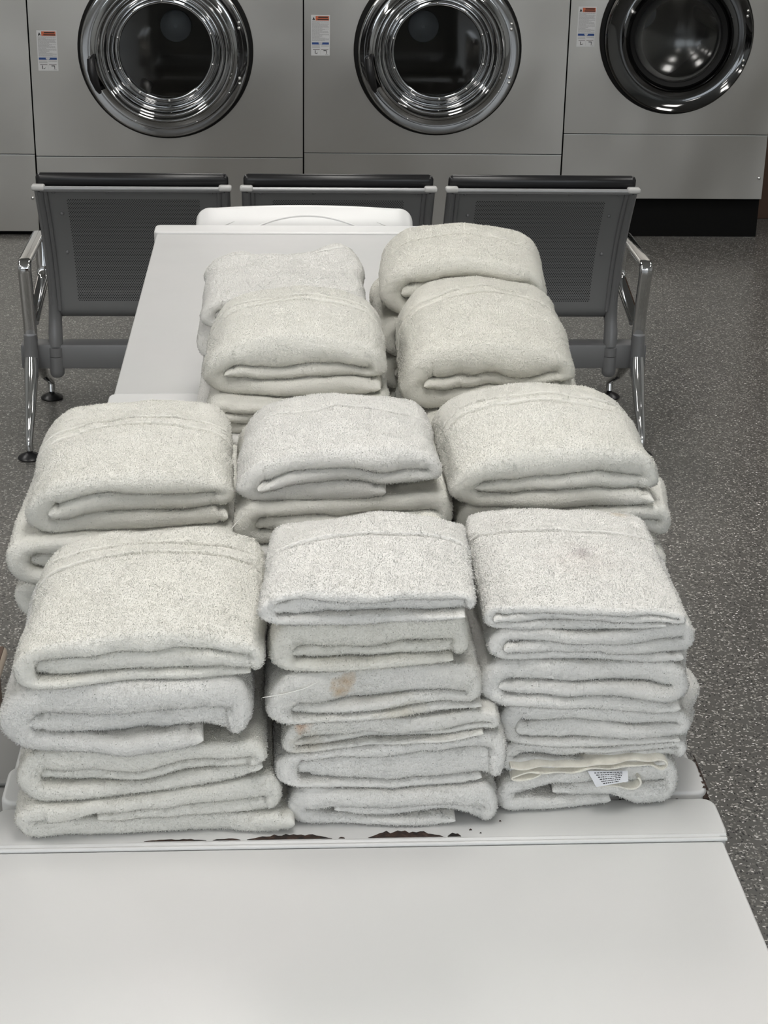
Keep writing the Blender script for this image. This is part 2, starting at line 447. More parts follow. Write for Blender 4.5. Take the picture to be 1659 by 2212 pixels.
def dryer(x0, x1, seam, zbot, cx, cz, R, style, stk, label):
    """local origin on the floor at the middle of the front face"""
    xm = (x0+x1)/2
    r = empty('tumble_dryer', (xm, YD, 0))
    tag(r, label, 'dryer', 'stainless steel tumble dryers along the back wall')
    a, b_ = x0-xm+.003, x1-xm-.003; c = cx-xm
    k = R/.355
    bm = bmesh.new()
    box(bm, a+.004, b_-.004, .012, 1.05, zbot, 2.05)
    o = obj('cabinet', bm, M['seam'], r, smooth=False)
    # knock the round opening out of the cabinet front: cabinet is a dark box set back, drum shows in front of it
    o.hide_render = False
    bm = bmesh.new(); ring_panel(bm, a, b_, seam+.002, 2.0, 0, .012, c, cz, R*.90)
    obj('front_panel', bm, M['steel'], r, smooth=False)
    bm = bmesh.new(); box(bm, a, b_, -.001, .012, zbot, seam-.003, .001)
    obj('lower_panel', bm, M['steel'], r, smooth=False)
    bm = bmesh.new(); box(bm, a, b_, -.0015, .002, seam-.0038, seam-.0008)
    obj('seam_edge', bm, M['seam_light'], r, smooth=False)
    bm = bmesh.new(); box(bm, a, b_, .03, 1.0, 0, zbot)
    obj('plinth', bm, M['kick'], r, smooth=False)
    for sx in (a+.02, b_-.02):
        bm = bmesh.new(); dome(bm, (sx, -.001, max(zbot+.09, seam-.19)), .008, .006)
        obj('screw', bm, M['bolt'], r)
    # door
    bm = bmesh.new()
    Rb = R*1.048
    lathe_y(bm, [(Rb*.8, .01), (Rb, .01), (Rb, -.010), (Rb*.985, -.018), (R*.97, -.020), (R*.9, -.020), (R*.82, -.020), (R*.82, .01)], cx=c, cz=cz)
    g = obj('door_gasket', bm, M['black_rubber'], r)
    bm = bmesh.new()
    f = -.075
    if style == 'rings':
        prof = [(1.0, -.022), (1.0, f+.014), (.998, f+.005), (.990, f+.001), (.978, f), (.90, f+.001), (.835, f+.002), (.825, f-.003), (.812, f-.008), (.798, f-.009), (.785, f-.004), (.776, f+.004),
                (.765, f+.008), (.750, f+.006), (.735, f+.006), (.720, f+.014), (.705, f+.028), (.690, f+.034), (.675, f+.036), (.660, f+.032), (.648, f+.030), (.636, f+.036), (.628, f+.050),
                (.612, f+.050), (.604, f+.046), (.565, f+.044), (.555, f+.046), (.548, f+.055), (.548, f+.08)]
        gr = .55
    else:
        prof = [(1.0, -.022), (1.0, f+.02), (.992, f+.006), (.972, f), (.955, f+.003), (.90, f+.012), (.80, f+.018), (.735, f+.014), (.715, f+.004), (.705, f-.006), (.695, f-.002), (.688, f+.02), (.686, f+.05), (.66, f+.06)]
        gr = .60
    lathe_y(bm, [(p*R, y) for p, y in prof], n=128, cx=c, cz=cz)
    d = obj('door', bm, M['door_chrome'] if style == 'rings' else M['chrome_dark_reflection'], r, angle=60)
    if style == 'bowl':
        bm = bmesh.new(); lathe_y(bm, [(R*.688, f+.03), (R*.66, f+.022), (R*.60, f+.03), (R*.585, f+.05), (R*.585, .02)], cx=c, cz=cz)
        obj('inner_seal', bm, M['black_rubber'], d)
    bm = bmesh.new()
    yb = f+.05
    if style == 'rings':
        lathe_y(bm, [(0, yb), (R*gr, yb), (R*gr, yb+.006), (0, yb+.006)], cx=c, cz=cz)
    else:
        pr = [(R*.6*math.sin(t), yb+.09*math.cos(t)-.02) for t in np.linspace(0, PI/2, 14)]
        pi_ = [(p*.985, y-.006) for p, y in pr][::-1]
        lathe_y(bm, pr+pi_+[(0, pi_[-1][1])], cx=c, cz=cz)
    obj('door_window', bm, M['glass'] if style == 'rings' else M['bowl_glass'], d, angle=60)
    spots = []
    if style == 'rings':
        for i in range(10):
            t = 2*PI*(i+.5)/10+.05
            spots.append(((c+R*.582*math.cos(t), f+.044, cz+R*.582*math.sin(t)), .0055, .005))
        for t in (-2.0, -1.15, -.55, -2.6):
            spots.append(((c+R*.89*math.cos(t), f+.001, cz+R*.89*math.sin(t)), .0035, .002))
    for sz in (.115*k, -.115*k):
        for dz in (.011, -.011):
            spots.append(((c+R*.885, f+.002, cz+sz+dz), .0075, .008))
    for sp_ in spots:
        bm = bmesh.new(); dome(bm, *sp_); obj('bolt', bm, M['bolt'], d)
    if style == 'rings':
        bm = bmesh.new()
        pts = [(c-R*.84, f-.004, cz-.015*k), (c-R*.868, f-.022, cz-.03*k), (c-R*.86, f-.034, cz-.07*k), (c-R*.835, f-.034, cz-.11*k), (c-R*.80, f-.022, cz-.15*k), (c-R*.785, f-.006, cz-.168*k)]
        tube(bm, pts, [.010, .017, .019, .018, .013, .007], n=14)
        obj('handle', bm, M['black_plastic'], d)
    # drum behind the window
    bm = bmesh.new()
    Rd = R*1.02
    lathe_y(bm, [(R*.62, .0), (Rd, .04), (Rd, .80), (.10, .80), (0, .80)], n=96, cx=c, cz=cz)
    for i in range(3):
        t = 2*PI*i/3+.5
        tb = bmesh.new(); box(tb, -.03, .03, .08, .78, -Rd, -Rd+.08, .012)
        merge(bm, tb, 0, Matrix.Translation((c, 0, cz)) @ Matrix.Rotation(t, 4, 'Y'))
    dr = obj('drum', bm, M['drum_metal'], r)
    bm = bmesh.new(); lathe_y(bm, [(.072, .798), (.072, .785), (.066, .780), (.010, .778), (.009, .784), (0, .784)], n=48, cx=c, cz=cz)
    obj('hub', bm, M['hub_metal'], dr)
    if stk: sticker(r, stk[0]-xm, stk[1], stk[2], stk[3])
    return r, o, (c, cz, Rd)

def open_cabinet(o, c, cz, Rd, a, b_, zbot):
    """swap the solid dark box for five walls so the drum volume is real"""
    me = o.data; me.clear_geometry()
    bm = bmesh.new()
    ring_panel(bm, a, b_, zbot, 2.05, .013, .0, c, cz, Rd*.88)
    for (x0, x1, y0, y1, z0, z1) in ((a, a+.01, .013, 1.05, zbot, 2.05), (b_-.01, b_, .013, 1.05, zbot, 2.05), (a, b_, 1.04, 1.05, zbot, 2.05), (a, b_, .013, 1.05, zbot, zbot+.01), (a, b_, .013, 1.05, 2.04, 2.05)):
        box(bm, x0, x1, y0, y1, z0, z1)
    bm.to_mesh(me); bm.free()

for args in ((-2.205, -1.051, .357, -.0+.02, -1.63, .80, .352, 'rings', None, 'steel dryer cut off by the left edge of the photo'),
             (-1.051, .105, .349, .02, -.478, .802, .353, 'rings', (-1.017, .712, .084, .166), 'large steel dryer behind the leftmost chair, chrome ringed door'),
             (.105, 1.239, .371, .02, .678, .812, .343, 'rings', (.137, .786, .080, .167), 'large steel dryer behind the middle of the bench, chrome ringed door'),
             (1.239, 2.150, .462, .178, 1.705, .885, .318, 'bowl', (1.274, .834, .078, .166), 'narrower steel dryer at the right on a tall black plinth, bowl door with a dark reflection painted in')):
    r, cab, (c, cz, Rd) = dryer(*args)
    hw = (args[1]-args[0])/2-.007
    open_cabinet(cab, c, cz, Rd, -hw, hw, args[3])

# brown upright just past the last dryer
bm = bmesh.new(); box(bm, 2.19, 2.9, 7.96, 8.70, 0, 2.2, .004)
tag(obj('wooden_cabinet', bm, M['wood_brown'], None, smooth=False), 'brown wooden cabinet side glimpsed past the right end of the dryers', 'cabinet')

# ------------------------------------------------------------------ laundry machines under the towels
ZT = .945
MX0, MX1 = -.270, .418
def rnd_slab(bm, x0, x1, y0, y1, z0, z1, rc, bev):
    """slab whose plan corners are rounded by rc and whose top edge is rolled by bev"""
    plan = []
    for (cx, cy, a0) in ((x1-rc, y1-rc, 0), (x0+rc, y1-rc, PI/2), (x0+rc, y0+rc, PI), (x1-rc, y0+rc, 1.5*PI)):
        for k in range(7):
            a = a0+PI/2*k/6; plan.append((cx, cy, math.cos(a), math.sin(a)))
    prof = [(0, z0)] + [(bev*(1-math.cos(t)), z1-bev+bev*math.sin(t)) for t in np.linspace(0, PI/2, 6)]
    rings = []
    for ins, z in prof:
        rings.append([bm.verts.new((cx+c*(rc-ins), cy+s*(rc-ins), z)) for cx, cy, c, s in plan])
    n = len(plan)
    for a, b_ in zip(rings[:-1], rings[1:]):
        for k in range(n): bm.faces.new([a[k], a[(k+1) % n], b_[(k+1) % n], b_[k]])
    bm.faces.new(rings[-1]); bm.faces.new(rings[0][::-1])

def machine(y0, y1, near_strip, label, x0=MX0, x1=MX1, lid='enamel'):
    r = empty('washing_machine', ((x0+x1)/2, y0, 0))
    tag(r, label, 'washing machine', 'white machines standing in a row')
    hx = (x1-x0)/2; D = y1-y0
    bm = bmesh.new(); box(bm, -hx+.006, hx-.006, .004, D-.004, .03, ZT-.03, .006)
    for sx in (-hx+.06, hx-.06):
        for sy in (.06, D-.06): box(bm, sx-.025, sx+.025, sy-.025, sy+.025, 0, .031)
    obj('body', bm, M['enamel'], r)
    ya = .071 if near_strip else .002; yb = D-.070
    bm = bmesh.new(); rnd_slab(bm, -hx, hx, ya, yb, ZT-.032, ZT-.0015, .004, .0035); obj('lid', bm, M[lid], r)
    bm = bmesh.new(); rnd_slab(bm, -hx-.006, hx+.006, yb+.0012, D, ZT-.030, ZT+.0025, .014, .004)
    obj('end_strip', bm, M['enamel'], r)
    if near_strip:
        bm = bmesh.new(); rnd_slab(bm, -hx-.004, hx+.004, 0, ya-.0012, ZT-.030, ZT+.0025, .014, .004)
        obj('end_strip', bm, M['enamel'], r)
    return r, hx, D

mA, hxA, DA = machine(.26, 1.449, False, 'white machine with a bare lid, nearest the camera and chipped along its far strip')
mB, hxB, DB = machine(1.4575, 2.678, True, 'white machine in the middle of the row, buried under the towel stacks')
mC, hxC, DC = machine(2.684, 3.835, False, 'white machine at the far end of the row with a curved handle panel', lid='shaded_enamel')
# rolled double bead where the near machine's strip meets its lid
bm = bmesh.new()
for dy, dz in ((-.0015, .0005), (.0035, .0015)):
    tube(bm, [(-hxA-.003, 1.381+dy-.26, ZT-.0008+dz), (hxA+.003, 1.381+dy-.26, ZT-.0008+dz)], .0022, n=10)
obj('bead', bm, M['enamel'], mA)

def chip(bm, x0, x1, y0, y1, seed, z):
    """ragged patch: straight near edge, torn far edge"""
    r = random.Random(seed); n = max(5, int((x1-x0)/.0035))
    near = [(x0+(x1-x0)*i/n, y0) for i in range(n+1)]
    far = []
    for i in range(n+1):
        t = i/n; e = min(1, 4*t, 4*(1-t))
        far.append((x0+(x1-x0)*t, y0+.0006+(y1-y0)*e*r.uniform(.55, 1.0)))
    for i in range(n):
        a, b_, c, d = near[i], near[i+1], far[i+1], far[i]
        top = [bm.verts.new((p[0], p[1], z)) for p in (a, b_, c, d)]
        bm.faces.new(top)
ox = (MX0+MX1)/2
bm = bmesh.new()
zc = ZT+.00285
for (x0, x1, w, sd) in ((-.130, -.072, .003, 1), (-.066, -.040, .0028, 2), (-.034, .046, .0085, 3), (.052, .058, .0025, 4), (.080, .151, .0115, 5), (.155, .168, .007, 7)):
    chip(bm, x0-ox, x1-ox, 1.3925-.26-.006, 1.3925-.26-.006+w, sd, zc)
for (x, y, s) in ((.208, 1.412, .0012), (.187, 1.392, .001), (.178, 1.398, .0015)):
    chip(bm, x-ox-s, x-ox+s, y-.26-s, y-.26+s, 9, zc)
obj('paint_chips', bm, M['rust'], mA, smooth=False)
bm = bmesh.new()
rr = random.Random(8)
for i in range(16):        # torn right-hand corner of the next machine's strip
    y = .004+.0042*i; w = rr.uniform(.001, .0045)*(1.6 if i < 5 else .8)
    bm.faces.new([bm.verts.new(p) for p in ((hxB+.0045-w, y, ZT+.0003+.0022), (hxB+.0045, y, ZT+.0022), (hxB+.0045, y+.0042, ZT+.0022), (hxB+.0045-w*.8, y+.0042, ZT+.0003+.0022))])
box(bm, hxB-.001, hxB+.0045, .0, .03, ZT-.03, ZT-.004)
for x, s in ((hxB-.028, .0012), (hxB-.085, .001)):
    box(bm, x-s, x+s, -.0006, 0, ZT-.008, ZT-.004)
obj('paint_chips', bm, M['rust'], mB, smooth=False)

# handle panel on the far machine
bm = bmesh.new()
prof_n = 40
x0, x1 = -.262, .227
def rise(x):
    e = min(x-x0, x1-x); r_ = .032
    return .030 if e > r_ else .030-r_+math.sqrt(max(0, r_*r_-(r_-e)**2))
N_ = 60; rows = []
for i in range(N_+1):
    x = x0+(x1-x0)*(.5-.5*math.cos(PI*i/N_))
    t = (x+.016)/.20
    z = rise(x)+.004*max(0, 1-t*t); yf = DC+.001; dd = .040+.012*max(0, 1-t*t)
    rows.append([(x, yf, ZT-.25), (x, yf, ZT+z-.040), (x, yf+dd*.5, ZT+z-.018), (x, yf+dd*.9, ZT+z-.003), (x, yf+dd, ZT+z), (x, yf+dd+.008, ZT+z), (x, yf+dd+.016, ZT+z-.004), (x, yf+dd+.020, ZT+z-.012), (x, yf+dd+.020, ZT-.25)])
vs = [[bm.verts.new(p) for p in rw] for rw in rows]
for a, b_ in zip(vs[:-1], vs[1:]):
    for k in range(8): bm.faces.new([a[k], a[k+1], b_[k+1], b_[k]])
bm.faces.new(vs[0]); bm.faces.new(vs[-1][::-1])
hp = obj('handle_panel', bm, M['enamel'], mC, angle=50)
def on_slope(s_): return DC+.001+.050*s_, ZT-.006+.036*s_
bm = bmesh.new(); pts = []
for i in range(31):
    t = -1+2*i/30; y, z = on_slope(.58*(1-t*t)); pts.append((-.012+.120*t, y, z+.0015))
tube(bm, pts, [.001+.003*(1-(-1+2*i/30)**2) for i in range(31)], n=10)
obj('grip_lip', bm, M['enamel'], hp)
bm = bmesh.new(); pts = []
for i in range(41):
    t = -1+2*i/40; y, z = on_slope(.96*(1-t*t)); pts.append((-.016+.195*t, y, z+.0006))
tube(bm, pts, .0010, n=6)
obj('arch_line', bm, M['cap_grey'], hp)

# ------------------------------------------------------------------ grey cart and brown tray glimpsed at the left edge
r = empty('utility_cart', (-.64, 1.72, 0)); tag(r, 'grey cart at the left edge, standing beside the white machines', 'cart')
bm = bmesh.new(); box(bm, -.30, .285, -.30, .46, .10, .56, .02); obj('bin', bm, M['cart_grey'], r)
bm = bmesh.new(); box(bm, -.31, .295, -.31, .52, .56, .60, .012, 3); box(bm, -.31, .295, .17, .185, .60, .608, .003); box(bm, -.31, .295, .33, .342, .60, .606, .003); obj('top_tray', bm, M['cart_grey'], r)
for sx in (-.26, .24):
    for sy in (-.25, .41):
        bm = bmesh.new(); box(bm, sx-.02, sx+.02, sy-.02, sy+.02, 0, .11, .008); obj('caster', bm, M['black_plastic'], r)
r = empty('serving_tray', (-.64, 2.33, 0)); tag(r, 'brown board with a beige rim showing at the left edge above the grey cart', 'board')
bm = bmesh.new(); box(bm, -.2, .195, -.07, .14, .0, .585, .01, 3); obj('board', bm, M['wood_brown'], r)
bm = bmesh.new(); box(bm, -.2, .207, -.078, .148, .575, .597, .009, 3); o = obj('rim', bm, M['beige_edge'], r)
bm = bmesh.new(); box(bm, -.196, .2025, -.073, .143, .590, .5985, .003, 2); obj('top_face', bm, M['wood_brown'], r)

# ------------------------------------------------------------------ three-seat bench
YB = 5.05
bench = empty('waiting_bench', (.17, YB, 0))
tag(bench, 'grey three-seat waiting bench with chrome arms and perforated backs, seen from behind', 'bench')
bx = .17
bm = bmesh.new(); box(bm, -.945, .945, -.03, .035, .222, .298, .006)
obj('beam', bm, M['frame_grey'], bench)
def recl(z, off=0.0):
    """local y of the reclined back surface at height z"""
    t = (z-.38)/.43
    return -.005-.19*t + .035*math.sin(PI*min(max(t, 0), 1)) + off
for ui, ux in enumerate((-.412, .1665, .7455)):
    cx = ux-bx; hw = .277
    back = obj('backrest', (lambda bm: (box(bm, cx-hw+.02, cx+hw-.02, recl(.81)-.010, recl(.81)+.010, .796, .808, .004), bm)[1])(bmesh.new()), M['frame_grey'], bench)
    # perforated sheet, curved in profile, with a UV map in metres
    me = bpy.data.meshes.new('perforated_panel'); NX, NZ = 8, 40
    verts, faces, uvs = [], [], []
    s = 0; prev = None; sl = []
    zs = []
    for j in range(NZ+1):
        t = j/NZ
        z = .806-.465*t
        y = recl(z)
        if t > .86:
            q = (t-.86)/.14; y += .05*q*q; z = z+.02*q*q
        if prev: s += math.hypot(z-prev[0], y-prev[1])
        prev = (z, y); sl.append(-s); zs.append((y, z))
    for j in range(NZ+1):
        for i in range(NX+1):
            x = -hw+.022+(2*hw-.044)*i/NX
            verts.append((cx+x, zs[j][0], zs[j][1]))
    for j in range(NZ):
        for i in range(NX):
            a = j*(NX+1)+i; faces.append((a, a+1, a+NX+2, a+NX+1))
    me.from_pydata(verts, [], faces)
    uvl = me.uv_layers.new(name='UVMap')
    for lp in me.loops:
        j, i = divmod(lp.vertex_index, NX+1); uvl.data[lp.index].uv = (-hw+.022+(2*hw-.044)*i/NX, sl[j])
    me.materials.append(M['perforated']); me.polygons.foreach_set('use_smooth', [True]*len(me.polygons))
    o = bpy.data.objects.new('perforated_panel', me); COL.objects.link(o); o.parent = back
    # top rail: pale rolled edge
    bm = bmesh.new(); tube(bm, [(cx-hw+.018, recl(.81)-.006, .806), (cx+hw-.018, recl(.81)-.006, .806)], .0065, n=12)
    obj('top_rail', bm, M['rail_grey'], back)
    for sx in (-1, 1):
        bm = bmesh.new(); xa, xb = sorted((cx+sx*(hw+.001), cx+sx*(hw-.036)))
        box(bm, xa, xb, recl(.81)-.016, recl(.81)+.014, .800, .816, .006, 3)
        obj('end_cap', bm, M['cap_grey'], back)
    for (rx, rz) in ((-.205, .72), (-.205, .59), (.205, .72), (.205, .59), (-.22, .792), (-.07, .792), (.08, .792), (.22, .792)):
        bm = bmesh.new(); dome(bm, (cx+rx, recl(rz)-.001, rz), .0055, .004)
        obj('rivet', bm, M['frame_grey'], back)
    # black pad in front of the sheet, its top roll showing above
    bm = bmesh.new(); rings = []
    for j in range(25):
        z = .845-.385*j/24; w = min(1, .35+ j*.25); dy = recl(z)+.035
        th = .022*math.sqrt(max(.02, 1-(1-min(j/3, 1))**2)) if j < 22 else .022
        rings.append([(dy-th, z), (dy+th, z)])
    pts_f = [r_[0] for r_ in rings]; pts_b = [r_[1] for r_ in rings][::-1]
    loop = pts_f+pts_b
    secs = []
    for sx, ins in ((-1, 0), (-.985, .006), (-.95, .010), (.95, .010), (.985, .006), (1, 0)):
        yc = sum(p[0] for p in loop)/len(loop)
        row = []
        for (y, z) in loop:
            ym = recl(z)+.035
            kk = .35 if ins == 0 else (.8 if ins == .006 else 1)
            row.append(bm.verts.new((cx+sx*.268, ym+(y-ym)*kk, z-(0 if ins == .010 else (.004 if ins == .006 else .012)) if z > .8 else z)))
        secs.append(row)
    for a, b_ in zip(secs[:-1], secs[1:]):
        for k in range(len(loop)): bm.faces.new([a[k], a[(k+1) % len(loop)], b_[(k+1) % len(loop)], b_[k]])
    bm.faces.new(secs[0]); bm.faces.new(secs[-1][::-1])
    p = obj('back_pad', bm, M['vinyl_black'], back, angle=70)
    # seat
    bm = bmesh.new(); box(bm, cx-.265, cx+.265, .05, .48, .385, .40, .006)
    st = obj('seat', bm, M['frame_grey'], bench)
    bm = bmesh.new(); box(bm, cx-.26, cx+.26, .055, .485, .401, .44, .018, 4); obj('seat_pad', bm, M['vinyl_black'], st)
    # side frames
    for sx in (-1, 1):
        bm = bmesh.new()
        xc = cx+sx*(hw-.018)
        path = [(xc, recl(z)+.004, z) for z in np.linspace(.803, .40, 16)] + [(xc, .0, .365), (xc, -.012, .33), (xc, -.015, .29)]
        rr_ = [.0150]*14 + [.016, .018, .021, .0225, .022]
        tube(bm, path, rr_, n=16, sx=.95)
        tube(bm, [(xc-sx*.017, recl(z)-.002, z) for z in np.linspace(.80, .40, 16)], .0065, n=8)
        tube(bm, [(xc+sx*.004, recl(z)-.009, z) for z in np.linspace(.80, .42, 16)], .0045, n=8)
        # frame wing running forward under the seat
        tube(bm, [(xc, 0, .36), (xc, .08, .375), (xc, .25, .380), (xc, .46, .392)], [.018, .015, .013, .010], n=12)
        fr = obj('side_frame', bm, M['frame_grey'], bench)
        bm = bmesh.new()
        tube(bm, [(xc, -.020, .2885), (xc, -.020, .262)], [.0215, .0215], n=18)
        tube(bm, [(xc, -.020, .2605), (xc, -.020, .215), (xc, -.020, .205), (xc, -.019, .200)], [.0215, .022, .021, .017], n=18)
        obj('beam_clamp', bm, M['frame_grey'], fr)
for sx, axx in ((-1, -.742), (1, 1.085)):
    x = axx-bx
    bm = bmesh.new()
    loop = [(x, -.02, .25), (x, -.04, .40), (x, -.078, .560), (x, .30, .563), (x, .33, .42), (x, .02, .352)]
    bar(bm, arc_path(loop, .032, 8), .040, .017)
    obj('armrest', bm, M['chrome'], bench)
    bm = bmesh.new()
    tube(bm, [(x, -.045, .335), (x, -.045, .25), (x, -.048, .205)], [.019, .021, .020], n=18)
    obj('arm_socket', bm, M['frame_grey'], bench)
    for (fy, nm) in ((-.197, 0), (.347, 1)):
        bm = bmesh.new()
        y0 = -.045 if nm == 0 else .03
        pts = [(x, y0, .27), (x, y0+(fy-y0)*.12, .225), (x, y0+(fy-y0)*.55, .13), (x, fy*1.0, .058), (x, fy, .026)]
        tube(bm, pts, [.019, .022, .016, .0115, .012], n=18)
        lg = obj('leg', bm, M['chrome'], bench)
        bm = bmesh.new(); lathe_z(bm, [(0, 0), (.034, 0), (.036, .004), (.033, .008), (.018, .016), (.009, .020), (.008, .030), (0, .030)], 32, x, fy)
        obj('foot_glide', bm, M['black_plastic'], lg)

# ------------------------------------------------------------------ towels
def vnoise(P, scale, seed):
    """smooth value noise of an (n,3) array, range about -1..1"""
    q = P*scale+seed*17.31
    i = np.floor(q).astype(np.int64); f = q-i; f = f*f*(3-2*f)
    def hsh(ix, iy, iz):
        h = (ix*374761393+iy*668265263+iz*2147483647+seed*1274126177) & 0xffffffff
        h = ((h ^ (h >> 13))*1274126177) & 0xffffffff
        return ((h ^ (h >> 16)) & 0xffff)/32767.5-1
    out = 0
    for dx in (0, 1):
        for dy in (0, 1):
            for dz in (0, 1):
                w = (f[:, 0] if dx else 1-f[:, 0])*(f[:, 1] if dy else 1-f[:, 1])*(f[:, 2] if dz else 1-f[:, 2])
                out = out+w*hsh(i[:, 0]+dx, i[:, 1]+dy, i[:, 2]+dz)
    return out

def resample(pts, ds):
    pts = np.array(pts, float); d = np.hypot(*np.diff(pts, axis=0).T); s = np.r_[0, np.cumsum(d)]
    n = max(8, int(s[-1]/ds)); q = np.linspace(0, s[-1], n+1)
    # finer steps at both ends so the roll of the cut edge is round
    return np.c_[np.interp(q, s, pts[:, 0]), np.interp(q, s, pts[:, 1])], s[-1]

def edge_param(length, step, r):
    """parameter positions with extra samples in the first and last r metres"""
    e = r*(1-np.cos(np.linspace(0, PI/2, 6)))
    mid = np.linspace(r, length-r, max(4, int((length-2*r)/step)))
    return np.r_[e[:-1], mid, (length-e[:-1])[::-1]]

def towel(label, xl, xr, y0, D, zb, zt, material, *, yaw=0.0, xb=.9, xm=.12, seed=1, top=False, group=None,
          bands=(), droop=0.0, crown=0.0, lump=.0030, step=.0034, dens=420000, taper=0.0, bulge=0.0, mirror=False, back_lift=(), split=(1/3, 2/3), sag=True, pileall=False):
    """hand towel folded in three: the sheet runs from the end of the bottom flap (xb) round a big left roll, over the
    top, round a small right roll and back inside to xm. zb/zt: heights of under and upper side at left, middle, right."""
    W = xr-xl; xc = (xl+xr)/2
    T = float(np.mean(zt)-np.mean(zb)); t = T/3.0
    zbase = min(zb)
    XL, XR = -W/2+1.5*t, W/2-t
    path = []
    xe = -W/2+W*xb
    xme = max(-W/2+W*xm, XL-.38*t)
    if xme < XL+1.5*t: xme = XL-.38*t
    def fill(x):            # where the inner layer has ended the outer ones close over the gap
        return np.clip((xme-.2*t-x)/(1.6*t), 0, 1)
    path += [(x, .5*t+.22*t*fill(x)) for x in np.linspace(xe, XL, 40)]
    fx = float(fill(XL))
    hk = lambda a: .22*max(fx*abs(math.cos(a)), .95*math.sin(a))
    path += [(XL-t*(1-hk(a))*math.sin(a)-.10*t*math.sin(a), 1.5*t-t*(1-hk(a))*math.cos(a)) for a in np.linspace(0, PI, 16)[1:-1]]
    path += [(x, 2.5*t-.22*t*fill(x)) for x in np.linspace(XL, XR, 50)]
    path += [(XR+.5*t*math.sin(a), 2*t+.5*t*math.cos(a)) for a in np.linspace(0, PI, 10)[1:-1]]
    path += [(x, 1.5*t) for x in np.linspace(XR, xme, 40)]
    pts = np.array(path); d = np.hypot(*np.diff(pts, axis=0).T); s = np.r_[0, np.cumsum(d)]; SL = s[-1]
    r = t/2
    su = edge_param(SL, step, r*.8); sv = edge_param(D, step*1.05, r)
    for (bv, bw, bd) in bands:
        sv = np.union1d(sv[np.abs(sv-bv*D) > .0075], bv*D+np.arange(-.007, .0071, .0007))
    PX = np.interp(su, s, pts[:, 0]); PZ = np.interp(su, s, pts[:, 1])
    # smoothed tangents
    tx = np.gradient(PX, su); tz = np.gradient(PZ, su)
    ln = np.hypot(tx, tz); tx /= ln; tz /= ln
    nx, nz = -tz, tx
    s_hook = s[40+14+50+8]            # end of the right roll
    s_lend = s[40]                    # start of the left roll
    nu, nv = len(su), len(sv)
    eu = np.minimum(su, SL-su); ev = np.minimum(sv, D-sv)
    pu = np.sqrt(np.clip(1-(1-np.clip(eu/(r*.8), 0, 1))**2, 0, 1)); pv = np.sqrt(np.clip(1-(1-np.clip(ev/r, 0, 1))**2, 0, 1))
    # sewn hem at the cut ends: thinner strip with a stitch groove
    hem = 1-.30*np.exp(-((eu-.013)/.0022)**2)
    hem = np.where(eu < .012, hem*.82, hem)
    fat = 1+.44*np.where((su < s[40]) | ((su > s[54]) & (su < s[54+50])), fill(PX), 0)
    hang = np.clip((su-s[40])/(s[54]-s[40]), 0, 1)*PI
    fat = np.where((su >= s[40]) & (su <= s[54]), 1+2*np.array([hk(a) for a in hang]), fat)
    half = (t/2*.985)*fat[:, None]*np.minimum(pu[:, None], 1)*pv[None, :]*hem[:, None]
    U, V = np.meshgrid(np.arange(nu), sv, indexing='ij')
    rng = np.random.default_rng(seed)
    ph = rng.uniform(0, 6.28, 8)
    Y = np.broadcast_to(sv[None, :], (nu, nv)).copy()
    # front edge of each layer is a little uneven
    Yoff = .0035*np.sin(su*19+ph[0])+.0022*np.sin(su*47+ph[1])
    layer = np.where(su < s[55], 0.0, np.where(su < s_hook, 1.0, .5))
    Yoff = Yoff+rng.uniform(-.005, .004)*(layer == 0)+rng.uniform(-.001, .007)*(layer == .5)
    Y = Y + Yoff[:, None]*np.exp(-sv[None, :]/.06)
    def skin(sign):
        X = PX[:, None]+sign*half*nx[:, None]; Z = PZ[:, None]+sign*half*nz[:, None]
        if sign > 0:
            on = (layer != .5)[:, None]
            for (bv, bw, bd) in bands:
                wob = .0022*np.sin(X*26+ph[2])+.0012*np.sin(X*61+ph[3])
                g = bd*2.2*np.exp(-((Y-bv*D-wob)/bw)**2)*on
                dy_ = Y-bv*D-wob
                g = g-np.where(dy_ > 0, .55*bd*np.exp(-dy_/.014)*(1-np.exp(-(dy_/.0012)**2)), 0)*on
                X = X-g*nx[:, None]; Z = Z-g*nz[:, None]
        return X, Z
    def deform(X, Yv, Z):
        """shared by all skins so that layers keep touching"""
        v = Yv/D; xn = np.clip(2*X/W, -1.15, 1.15)
        h = np.clip(Z/T, -.1, 1.1)
        hw_ = vnoise(np.c_[X.ravel()*1.0, Yv.ravel()*.6, np.zeros(X.size)], 22, seed+21).reshape(X.shape)*.07+vnoise(np.c_[X.ravel(), Yv.ravel(), np.zeros(X.size)], 55, seed+22).reshape(X.shape)*.03
        if sag:
            ws = np.clip((X/W+.5-xb)/.15, 0, 1)
            h = h*(1-ws)+np.interp(h, [0, 1/3, 1], [0, .03, 1])*ws
        h = np.where((h > 0) & (h < 1), np.interp(h, [0, 1/3, 2/3, 1], [0, split[0], split[1], 1]), h)
        h = h+hw_*np.sin(PI*np.clip(h, 0, 1))
        zbx = np.interp(X/W+.5, [0, .5, 1], zb)-zbase; ztx = np.interp(X/W+.5, [0, .5, 1], zt)-zbase
        Zn = zbx+h*(ztx-zbx)
        Zn = Zn+crown*h*(1-xn**2)*np.sin(PI*np.clip(v, 0, 1))**.7
        Zn = Zn-droop*h*np.clip(v, 0, 1)**3
        for (bx_, bv_, ba, bs) in back_lift:
            Zn = Zn+ba*h*np.exp(-((X-bx_)/bs)**2-((Yv-bv_)/(bs*1.2))**2)
        vb = np.clip((v-.80)/.20, 0, 1)
        Zn = Zn-(.42 if top else .15)*T*np.clip(h, 0, 1)*vb**2.4
        if top: Zn = Zn-.20*T*np.clip(h, 0, 1)*np.clip(np.abs(xn), 0, 1)**4
